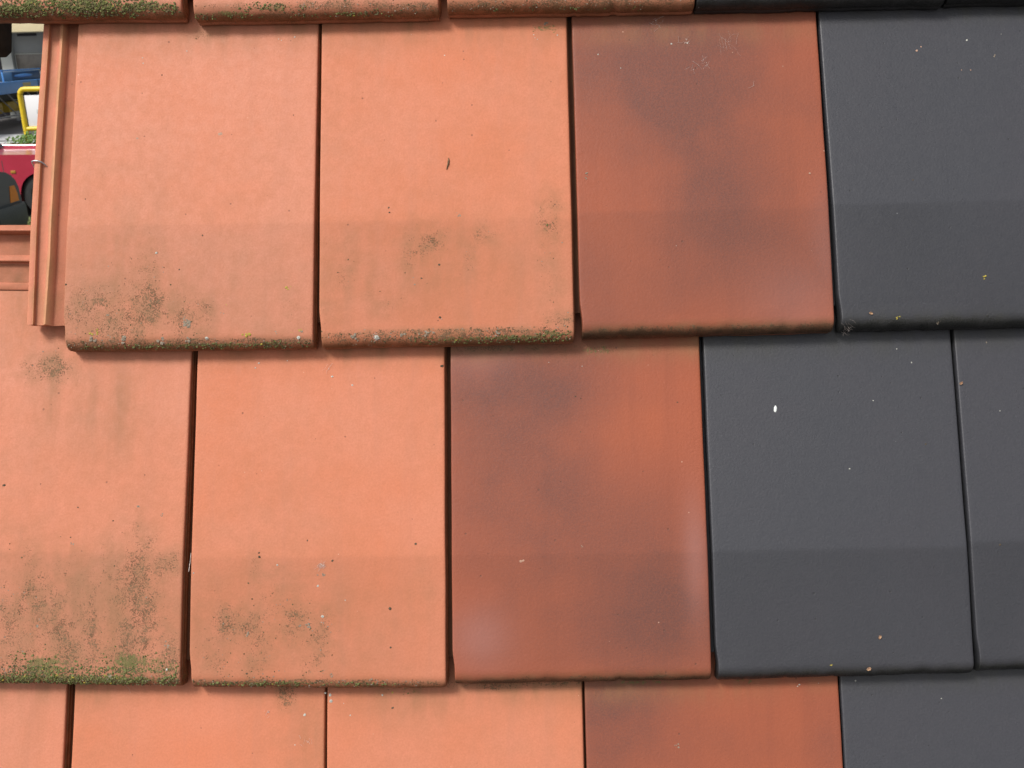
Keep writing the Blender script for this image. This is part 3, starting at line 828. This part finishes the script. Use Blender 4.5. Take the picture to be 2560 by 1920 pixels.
# wire tile clip hooked over the outer rib
M_WIRE = simple('galvanised_wire', (.62, .64, .66), .35, metal=.8, col2=(.5, .52, .54), scale=300)
bm = bmesh.new(); Bm = ROOT['B1'].matrix_world
cz = h(.205)
P_ = [(-.0440, .184, cz-.030), (-.0436, .192, cz-.020), (-.0432, .1985, cz-.010), (-.0428, .2005, cz-.0050), (-.0420, .2015, cz-.0026), (-.0390, .2020, cz-.0016), (-.0350, .2018, cz-.0018),
      (-.0320, .2008, cz-.0032), (-.0296, .1990, cz-.0060), (-.0283, .1972, cz-.0086)]
pts = []
for i in range(len(P_)-1):
    for k in range(3): pts.append(Bm @ Vector(P_[i]).lerp(Vector(P_[i+1]), k/3))
pts.append(Bm @ Vector(P_[-1]))
add_tube(bm, pts, .00085, 8)
tag(from_bm('wire_clip', bm, M_WIRE, None, 60), 'bent silver wire clip hooked over the outer rib of the middle left tile', 'wire clip')

# timber: battens carrying the tiles and the sawn rafter end in the gap
M_WOOD = simple('old_timber', (.030, .022, .016), .9, col2=(.055, .038, .024), scale=60, spec=.2, bump=.001)
def timber(name, u0, u1, v0, v1, n0, n1, label, cat, group=None, cut=0.0):
    mw = ROOF.copy(); c = Vector(((u0+u1)/2, (v0+v1)/2, (n0+n1)/2)); mw.translation = ROOF @ c
    bm = bmesh.new(); add_box(bm, u0-c.x, u1-c.x, v0-c.y, v1-c.y, n0-c.z, n1-c.z)
    if cut:
        es = [e for e in bm.edges if all(abs(v.co.y-(v0-c.y)) < 1e-6 and abs(v.co.x-(u1-c.x)) < 1e-6 for v in e.verts)]
        bmesh.ops.bevel(bm, geom=es, offset=cut, segments=1, affect='EDGES')
    bmesh.ops.bevel(bm, geom=[e for e in bm.edges], offset=.0008, segments=1, affect='EDGES')
    return tag(from_bm(name, bm, M_WOOD, None, 30, mw), label, cat, group)
RU, RV = .0168, .6880
timber('rafter', -.060, RU, RV, 1.20, -.055, -.026, 'sawn end of a dark timber rafter showing under the mossy top tile', 'rafter', None, .006)
timber('rafter', 1.12, 1.165, -.42, 1.20, -.125, -.030, 'dark timber rafter behind the right side of the tiled roof', 'rafter')
for i, v in enumerate((.103, .452, .800)):
    timber('roof_batten', (-.28, -.02, .085, -.05)[i+0] if i else -.30, 1.40, v-.0, v+.045, -.052, -.030 if i else -.031, ('lower', 'middle', 'upper')[i] + ' timber batten behind the tile heads', 'batten', 'battens behind the tiles') if i != 1 else \
    timber('roof_batten', .10, 1.40, v, v+.022, -.052, -.030, 'middle timber batten behind the tile heads', 'batten', 'battens behind the tiles')

# ------------------------------------------------------------------ ground and background
def ground_mat():
    m, nt, bs = new_mat('ground_mix'); g = G(nt)
    geo = g.n('ShaderNodeNewGeometry'); P = geo.outputs['Position']
    f = g.noise(P, 3, 5, .6); f2 = g.noise(P, 90, 3, .6)
    c = g.mix(g.mapr(f, .3, .7), rgb(.115, .105, .105), rgb(.15, .14, .14))
    c = g.mix(g.mapr(f2, .35, .7, 0, .5), c, rgb(.07, .068, .066))
    g.put(c, bs.inputs['Base Color']); bs.inputs['Roughness'].default_value = .9
    return m
bm = bmesh.new()
vs = [bm.verts.new(p) for p in ((-250, -250, 0), (250, -250, 0), (250, 250, 0), (-250, 250, 0))]; bm.faces.new(vs)
tag(from_bm('ground', bm, ground_mat(), None, 0), 'grey asphalt ground of the street and yard', 'ground', None, 'structure')
M_LINE = simple('road_paint', (.62, .62, .62), .8, col2=(.45, .45, .45), scale=8)
def sheet(name, pts, z, m, label, cat, kind=None, group=None):
    bm = bmesh.new(); bm.faces.new([bm.verts.new((x, y, z)) for x, y in pts])
    bm.normal_update(); bmesh.ops.solidify(bm, geom=bm.faces[:], thickness=.003)
    return tag(from_bm(name, bm, m, None, 0), label, cat, group, kind)
sheet('road_marking', ((-22, 27.6), (-11.0, 27.0), (-11.2, 29.2), (-22, 29.8)), .008, M_LINE, 'far white painted stripe on the asphalt', 'road marking', 'structure', 'white stripes of the crossing')
sheet('road_marking', ((-22, 25.6), (-10.5, 25.0), (-10.7, 26.7), (-22, 27.0)), .008, M_LINE, 'near white painted stripe on the asphalt', 'road marking', 'structure', 'white stripes of the crossing')
M_SOIL = simple('verge_soil', (.10, .12, .05), .95, col2=(.16, .17, .08), scale=9, spec=.1)
sheet('verge', ((-7.6, 10.9), (-3.0, 10.9), (-3.0, 13.2), (-7.6, 13.2)), .030, M_SOIL, 'short grassed verge between the parked cars', 'verge', 'structure')
M_GRASS = simple('grass', (.16, .21, .06), .9, col2=(.30, .33, .13), scale=6, spec=.2)
bm = bmesh.new()
for _ in range(5200):
    x = random.uniform(-7.3, -5.2); y = random.uniform(11.0, 13.15); hh = random.uniform(.04, .11); an = random.uniform(0, math.tau); wd = .006
    dx, dy = math.cos(an)*wd, math.sin(an)*wd; lx, ly = random.gauss(0, .03), random.gauss(0, .03)
    a = bm.verts.new((x-dx, y-dy, .02)); b = bm.verts.new((x+dx, y+dy, .02)); c = bm.verts.new((x+lx, y+ly, hh)); bm.faces.new((a, b, c))
tag(from_bm('grass', bm, M_GRASS, None, 0), 'short pale green grass beside the red car', 'grass', None, 'stuff')
# stalky weed by the bumper
M_STALK = simple('dry_stalk', (.30, .24, .15), .9, col2=(.18, .17, .08), scale=30)
bm = bmesh.new()
for _ in range(46):
    x = random.gauss(-5.12, .06); y = random.gauss(10.95, .07); p = Vector((x, y, 0)); pts = [p.copy()]
    d = Vector((random.gauss(0, .3), random.gauss(0, .3), 1)).normalized()
    for i in range(5): d = (d + Vector((random.gauss(0, .22), random.gauss(0, .22), 0))).normalized(); p = p + d*random.uniform(.05, .11); pts.append(p.copy())
    add_tube(bm, pts, [.004, .004, .003, .003, .002, .001], 4)
    for i in range(2, 6):
        for s_ in range(2):
            q = pts[i]; an = random.uniform(0, math.tau); l = random.uniform(.02, .05)
            t = Vector((math.cos(an), math.sin(an), random.uniform(-.2, .6)))*l; sd = Vector((-math.sin(an), math.cos(an), 0))*l*.3
            a, b, c, e = (bm.verts.new(q), bm.verts.new(q + t*.5 + sd), bm.verts.new(q + t), bm.verts.new(q + t*.5 - sd)); bm.faces.new((a, b, c, e))
tag(from_bm('weed', bm, M_STALK, None, 0), 'dry stalky weed growing by the dark car bumper', 'weed')

# --- cars -------------------------------------------------------------
M_TYRE = simple('tyre_rubber', (.018, .018, .018), .85, col2=(.028, .028, .028), scale=40)
M_RIM = simple('wheel_steel', (.22, .21, .20), .5, metal=.4, col2=(.10, .09, .08), scale=30)
M_GLASS = simple('car_glass', (.03, .035, .04), .08, col2=(.035, .04, .045), scale=2)
M_BLACK = simple('black_plastic', (.05, .058, .055), .5, col2=(.065, .075, .07), scale=30)
M_AMBER = simple('amber_lens', (.90, .30, .02), .3, col2=(.80, .24, .015), scale=60)
M_LAMP = simple('lamp_glass', (.35, .36, .36), .15, col2=(.25, .26, .27), scale=30)
def extrude_y(bm, outline, layers):
    """outline [(x,z)]; layers [(y, inset)] - a side profile swept across the car, pulled in towards the flanks"""
    n = len(outline); rings = []
    for y, ins in layers:
        ring = []
        for i, (x, z) in enumerate(outline):
            x0, z0 = outline[i-1]; x1, z1 = outline[(i+1) % n]
            tx, tz = x1-x0, z1-z0; L = math.hypot(tx, tz) or 1
            ring.append(bm.verts.new((x - tz/L*ins*(-1), y, z + tx/L*ins*(-1))))
        rings.append(ring)
    for A, B in zip(rings, rings[1:]):
        for i in range(n): bm.faces.new((A[i], A[(i+1) % n], B[(i+1) % n], B[i]))
    bm.faces.new(rings[0]); bm.faces.new(rings[-1][::-1])
def car(loc, rz, paint, lower, label, W=1.62, hood=(.92, .80), cowl=.62, fw=1.25, wheel_r=.30, arch=.345, nose=None):
    mw = Matrix.Translation(loc) @ Matrix.Rotation(rz, 4, 'Z')
    t = empty('parked_car', mw, label, 'car', 'parked cars in the background')
    hw = W/2; rwx = -1.20; dc = cowl - .62
    if nose is None: nose = [(1.90, hood[1]-.06), (1.84, hood[1]-.015), (1.70, hood[1]+.01)]
    # body outline, counter-clockwise starting at the rear sill (x forward)
    o = [(-1.90, .30), (rwx-arch, .22)]
    o += [(rwx + arch*math.cos(a), .30 + arch*math.sin(a)) for a in [math.pi - .15 - k*(math.pi-.3)/12 for k in range(13)]]
    o += [(rwx+arch, .20), (fw-arch, .20)]
    o += [(fw + arch*math.cos(a), .30 + arch*math.sin(a)) for a in [math.pi - .15 - k*(math.pi-.3)/12 for k in range(13)]]
    o += [(fw+arch, .24), (1.88, .30), (1.94, .45), (1.93, .62)] + nose + [ (1.30, (hood[0]+hood[1])/2+.012), (.78+dc, hood[0]), (.50+dc, hood[0]+.01), (-.35, hood[0]+.02), (-1.0, hood[0]+.02), (-1.75, hood[0]+.03), (-1.90, hood[0]-.04), (-1.95, .62), (-1.95, .42)]
    bm = bmesh.new()
    extrude_y(bm, o, [(-hw, .050), (-hw+.008, .030), (-hw+.03, .012), (-hw+.07, .003), (-hw+.12, 0), (0, -.012), (hw-.12, 0), (hw-.07, .003), (hw-.03, .012), (hw-.008, .030), (hw, .050)])
    from_bm('body', bm, paint, t, 30)
    # greenhouse
    zb = hood[0]-.012; c = [(.62+dc, zb), (.05+dc*.8, 1.27), (-.15+dc*.6, 1.32), (-.9, 1.31), (-1.30, 1.22), (-1.72, zb)]
    bm = bmesh.new(); rings = []
    for y, k, dz in ((-hw+.05, 0, 0), (-hw+.07, 0, 0), (0, 0, .012), (hw-.07, 0, 0), (hw-.05, 0, 0)):
        rings.append([bm.verts.new((x, y*(1 if z < .95 else .80), z + (dz if z > 1 else 0))) for x, z in c])
    for A, B in zip(rings, rings[1:]):
        for i in range(6): bm.faces.new((A[i], A[(i+1) % 6], B[(i+1) % 6], B[i]))
    bm.faces.new(rings[0]); bm.faces.new(rings[-1][::-1])
    from_bm('cabin', bm, paint, t, 30)
    for s_ in (-1, 1):      # side windows, standing 4 mm proud of the cabin side
        def sp_(x, z): k = min(1, max(0, (z-zb)/.43)); return (x, s_*((hw-.05)*(1-.20*k) + .008), z)
        for q in ([(.36+dc, .90), (.02+dc*.8, 1.20), (-.52, 1.25), (-.52, .90)], [(-.60, .90), (-.60, 1.25), (-.92, 1.25), (-1.18, 1.16), (-1.36, .90)]):
            bm = bmesh.new(); bm.faces.new([bm.verts.new(sp_(x, z)) for x, z in q]); bm.normal_update(); bmesh.ops.solidify(bm, geom=bm.faces[:], thickness=.004)
            from_bm('side_window', bm, M_GLASS, t, 0)
    bm = bmesh.new(); bm.faces.new([bm.verts.new(p) for p in ((.610+dc, -hw+.10, zb+.04), (.610+dc, hw-.10, zb+.04), (.09+dc*.8, .60, 1.25), (.09+dc*.8, -.60, 1.25))]); bm.normal_update(); bmesh.ops.solidify(bm, geom=bm.faces[:], thickness=-.006)
    from_bm('windscreen', bm, M_GLASS, t, 0)
    for x in (fw, rwx):
        for s_ in (-1, 1):
            bm = bmesh.new()
            ring = [(.0, .17), (.0, .20), (.012, wheel_r-.03), (.03, wheel_r-.006), (.05, wheel_r), (.14, wheel_r), (.17, wheel_r-.02), (.18, .17)]
            R_ = []
            for k in range(28):
                an = k*math.tau/28; R_.append([bm.verts.new((x + math.cos(an)*r, s_*(hw-.025-d), .30 + math.sin(an)*r)) for d, r in ring])
            for k in range(28):
                for j in range(len(ring)-1): bm.faces.new((R_[k][j], R_[k][j+1], R_[(k+1) % 28][j+1], R_[(k+1) % 28][j]))
            wl = from_bm('wheel', bm, M_TYRE, t, 40)
            bm = bmesh.new(); prev = None
            prof = [(.012, .172), (.030, .150), (.020, .10), (.012, .05), (.010, .001)]
            R_ = []
            for k in range(24):
                an = k*math.tau/24; wob = .010 if k % 3 == 0 else 0
                R_.append([bm.verts.new((x + math.cos(an)*r, s_*(hw-.025-d-wob*(.1 < r < .16)), .30 + math.sin(an)*r)) for d, r in prof])
            for k in range(24):
                for j in range(len(prof)-1): bm.faces.new((R_[k][j], R_[k][j+1], R_[(k+1) % 24][j+1], R_[(k+1) % 24][j]))
            rim = from_bm('rim', bm, M_RIM, wl, 40)
    return t, hw, fw
M_RED = simple('red_paint', (.44, .022, .055), .28, col2=(.40, .018, .045), scale=3, coat=.6)
M_DKC = simple('dark_car_paint', (.062, .078, .075), .30, col2=(.052, .066, .063), scale=3, coat=.5)
t, hw, fw = car((-7.45, 13.4+.81, 0), 0, M_RED, M_BLACK, 'glossy red car parked behind the dark one', hood=(.79, .74), cowl=.10)
def part_box(name, m, par, x0, x1, y0, y1, z0, z1, bev=.004):
    bm = bmesh.new(); add_box(bm, x0, x1, y0, y1, z0, z1, None, bev); return from_bm(name, bm, m, par, 40)
part_box('side_repeater', simple('amber_repeater', (.42, .20, .03), .4), t, .872, .938, -hw-.010, -hw+.010, .592, .630, .006)
part_box('door_seam', M_BLACK, t, .775, .783, -hw-.002, -hw+.010, .40, .76, 0)
part_box('rubbing_strip', M_BLACK, t, -.80, .88, -hw-.016, -hw+.004, .435, .490, .005)
part_box('wiper', M_BLACK, t, .12, .20, -.72, -.20, .805, .822, .004)
t, hw, fw = car((-6.01, 8.74, 0), math.pi/2, M_DKC, M_BLACK, 'dark green-grey car with an orange corner indicator and black bumper', hood=(.905, .88), fw=.95, nose=[(1.915, .72), (1.885, .775), (1.82, .825), (1.73, .862), (1.60, .885)])
bm = bmesh.new()
sec = [(-hw-.045, .33), (-hw-.075, .40), (-hw-.075, .535), (-hw-.060, .580), (-hw+.02, .58), (-hw+.02, .33)]
path = [(fw+.36, 0.0), (1.60, 0.0), (1.80, 0.0), (1.95, .02), (2.015, .10)]
rows = []
for (x, ins) in path: rows.append([bm.verts.new((x, y + ins*(1 if True else 0), z)) for y, z in sec])
for A, B in zip(rows, rows[1:]):
    for j in range(len(sec)): bm.faces.new((A[j], A[(j+1) % len(sec)], B[(j+1) % len(sec)], B[j]))
bm.faces.new(rows[0]); bm.faces.new(rows[-1][::-1])
bump = from_bm('bumper', bm, M_BLACK, t, 30)
part_box('bumper_front', M_BLACK, t, 1.93, 2.03, -hw+.07, hw-.02, .33, .575, .02)
bm = bmesh.new()
q = [(1.73, .600), (1.915, .600), (1.905, .68), (1.865, .765), (1.77, .765)]
f0 = [bm.verts.new((x, -hw-.006, z)) for x, z in q]; f1 = [bm.verts.new((x, -hw+.06, z)) for x, z in q]
bm.faces.new(f0); bm.faces.new(f1[::-1])
for i in range(5): bm.faces.new((f0[i], f0[(i+1) % 5], f1[(i+1) % 5], f1[i]))
from_bm('indicator', bm, M_AMBER, t, 30)
part_box('headlight', M_LAMP, t, 1.90, 1.945, -hw+.05, -hw+.40, .60, .74, .012)

# --- yellow tube sign frame --------------------------------------------
M_YTUBE = simple('yellow_enamel', (.78, .58, .03), .35, col2=(.72, .50, .02), scale=12)
M_BOARD = simple('white_board', (.85, .85, .86), .5, col2=(.82, .82, .84), scale=3)
t = empty('frame_sign', Matrix.Translation((-7.60, 17, 0)), 'white board in a yellow tubular frame standing behind the hedge', 'sign')
bm = bmesh.new(); rr = .043; x0, x1, z0, z1, cr = -.37, .55, .93, 1.555, .085
pts = [(x0, 0, 0)] + [(x0, 0, z) for z in (.5, .9, 1.2, z1-cr)]
pts += [(x0+cr-cr*math.cos(a), 0, z1-cr+cr*math.sin(a)) for a in (R(20), R(45), R(70), R(90))]
pts += [(x1-cr+cr*math.sin(a), 0, z1-cr+cr*math.cos(a)) for a in (0, R(20), R(45), R(70), R(90))] + [(x1, 0, z) for z in (1.2, .9, .5, 0)]
add_tube(bm, pts, rr, 12)
from_bm('frame', bm, M_YTUBE, t, 50)
bm = bmesh.new(); add_tube(bm, [(x0, 0, z0), (x1, 0, z0)], rr*.85, 12); from_bm('crossbar', bm, M_YTUBE, t, 50)
bm = bmesh.new(); add_box(bm, x0+.062, x1-.062, -.008, .008, z0+.035, z1-.095, None, .006); from_bm('board', bm, M_BOARD, t, 30)
bm = bmesh.new(); add_box(bm, -.14, -.06, -.0125, -.0095, 1.165, 1.235, None, .001); from_bm('grey_mark', bm, simple('faded_print', (.62, .64, .62), .7), t, 30)

# --- hedge --------------------------------------------------------------
M_LEAVES = simple('hedge_leaf', (.09, .18, .035), .6, col2=(.20, .33, .08), scale=11, spec=.3)
M_STEM = simple('hedge_stem', (.09, .06, .04), .9)
t = empty('hedge', Matrix.Translation((-6.0, 16, 0)), 'low clipped green hedge behind the red car', 'hedge')
bm = bmesh.new()
for _ in range(34000):
    x = random.uniform(-1.78, 2.4); y = random.uniform(-.25, .45); z = random.uniform(.06, .90)
    e = min(x+1.78, 2.4-x, y+.25, .45-y, .93-z)
    lim = .06 + .05*noise.noise(Vector((x*5, y*5, z*5)))
    if e < lim*.25 or (e > .30): continue
    r = random.uniform(.010, .022); n_ = Vector((random.gauss(0, 1), random.gauss(-.5, 1), random.gauss(.5, 1))).normalized()
    a_ = n_.orthogonal().normalized(); b_ = n_.cross(a_)
    p = Vector((x + .03*noise.noise(Vector((x*9, z*9, 1))), y, z + .06*noise.noise(Vector((x*4, y*6, 3)))))
    bm.faces.new([bm.verts.new(p + a_*r*1.4), bm.verts.new(p + b_*r*.7), bm.verts.new(p - a_*r*1.4), bm.verts.new(p - b_*r*.7)])
from_bm('foliage', bm, M_LEAVES, t, 0)
bm = bmesh.new()
for i in range(40):
    x = random.uniform(-1.65, 2.3); y = random.uniform(-.1, .3)
    add_tube(bm, [(x, y, 0), (x + random.gauss(0, .05), y + random.gauss(0, .05), .35), (x + random.gauss(0, .1), y + random.gauss(0, .08), .75)], [.012, .009, .004], 5)
from_bm('stems', bm, M_STEM, t, 0)['kind'] = 'stuff'

# --- blue flatbed trailer ---------------------------------------------
M_BLUE = simple('blue_paint', (.10, .32, .74), .4, col2=(.085, .28, .66), scale=3)
M_DBLUE = simple('dark_blue_paint', (.02, .075, .17), .45)
M_GALV = simple('galvanised_steel', (.38, .39, .40), .5, metal=.3, col2=(.30, .31, .32), scale=20)
M_YP = simple('yellow_paint', (.50, .33, .02), .5)
D = Vector((.17, 1.0, 0)).normalized()
ang = math.atan2(2.0, .36)
tr = Matrix.Translation((-15.55, 32.0, 0)) @ Matrix.Rotation(R(100), 4, 'Z')
t = empty('flatbed_trailer', tr, 'blue flatbed trailer with side guard rails on the far side of the street', 'trailer')
part_box('side_beam', M_BLUE, t, -6.0, 9.5, -.06, .06, 1.02, 1.38, .015)
part_box('deck', M_GALV, t, -6.0, 9.5, .062, 2.4, 1.18, 1.35, .01)
part_box('beam_joint', M_DBLUE, t, 4.05, 4.16, -.072, -.055, 1.03, 1.375, .002)
part_box('yellow_badge', simple('faded_yellow', (.60, .52, .24), .6), t, 2.2, 3.1, -.070, -.0605, 1.20, 1.31, .004)
part_box('beam_patch', simple('pale_patch', (.42, .50, .48), .6), t, 4.4, 8.5, -.068, -.0605, 1.285, 1.370, .003)
part_box('top_rail', M_BLUE, t, .6, 9.0, .10, .14, 1.69, 1.735, .008)
for x in (.8, 6.2, 8.8):
    part_box('rail_post', M_BLUE, t, x-.03, x+.03, .101, .139, 1.351, 1.69, .004)
part_box('winch_housing', M_DBLUE, t, 2.5, 6.0, .30, .9, 1.352, 1.66, .05)
bm = bmesh.new(); add_blob(bm, (3.7, .27, 1.52), 1.15, .05, .055, 2, 0); from_bm('winch_drum', bm, M_BLUE, t, 60)
for k in range(6):
    bm = bmesh.new(); x = -1.7 + k*1.08
    add_tube(bm, [(x, -.03, 1.01), (x+1.75, -.03, .36)], .020, 6); from_bm('guard_bar', bm, M_GALV, t, 50)
bm = bmesh.new(); add_tube(bm, [(-1.4, -.03, .355), (5.6, -.03, .355)], .028, 6); from_bm('guard_rail', bm, M_GALV, t, 50)
bm = bmesh.new(); add_tube(bm, [(1.4, .05, .20), (7.4, .05, .22)], .05, 6); from_bm('lower_rail', bm, M_GALV, t, 50)
part_box('tool_box', M_YP, t, -.6, .9, .30, .7, .42, .74, .02)
part_box('tool_box', M_YP, t, 1.5, 3.2, .30, .7, .42, .74, .02)
part_box('chassis', M_BLACK, t, -5.9, 9.4, .8, 1.6, .72, 1.17, .02)
for x in (-3.2, -1.9, 6.4, 7.7):
    bm = bmesh.new(); r_ = bmesh.ops.create_cone(bm, cap_ends=True, segments=28, radius1=.46, radius2=.46, depth=.28, matrix=Matrix.Translation((x, .42, .46)) @ Matrix.Rotation(R(90), 4, 'X'))
    wl = from_bm('wheel', bm, M_TYRE, t, 40)
    bm = bmesh.new(); bmesh.ops.create_cone(bm, cap_ends=True, segments=20, radius1=.24, radius2=.14, depth=.05, matrix=Matrix.Translation((x, .262, .46)) @ Matrix.Rotation(R(90), 4, 'X'))
    from_bm('rim', bm, M_GALV, wl, 40)

# --- far building -------------------------------------------------------
M_WALL = simple('render_wall', (.30, .31, .31), .9, col2=(.26, .27, .27), scale=1.2, bump=.004)
M_PILL = simple('pale_pillar', (.44, .46, .43), .9, col2=(.40, .41, .39), scale=2)
M_BEIGE = simple('beige_fascia', (.80, .68, .42), .7, col2=(.74, .62, .38), scale=2)
M_WIN = simple('dusty_window', (.10, .09, .075), .35, col2=(.17, .15, .13), scale=4)
M_DARKW = simple('dark_opening', (.015, .014, .022), .5)
t = empty('street_building', Matrix.Translation((-18, 38.0, 0)), 'grey street building with a beige fascia beyond the trailer', 'building')
part_box('wall', M_WALL, t, -14, 20, .20, 8, 0, 6.5, .02)
part_box('pillar', M_PILL, t, -.27, .14, -.05, .198, 0, 2.93, .01)
part_box('pillar', M_PILL, t, 5.4, 5.8, -.05, .198, 0, 2.93, .01)
part_box('doorway', M_DARKW, t, -2.4, -.272, .16, .197, 0, 2.9, .005)
part_box('base_band', M_PILL, t, .142, 5.39, .10, .198, 0, 1.62, .01)
f = part_box('window', M_PILL, t, .16, 5.2, .14, .198, 1.66, 2.24, .005)
part_box('pane', M_WIN, f, .20, 2.4, .125, .139, 1.69, 2.21, .003)
part_box('pane', M_WIN, f, 2.5, 5.1, .125, .139, 1.69, 2.21, .003)
part_box('vent_slit', M_DARKW, t, .36, 1.05, .17, .197, 2.83, 2.915, .003)
part_box('fascia', M_BEIGE, t, -14, 20, -.9, .197, 2.945, 3.9, .02)
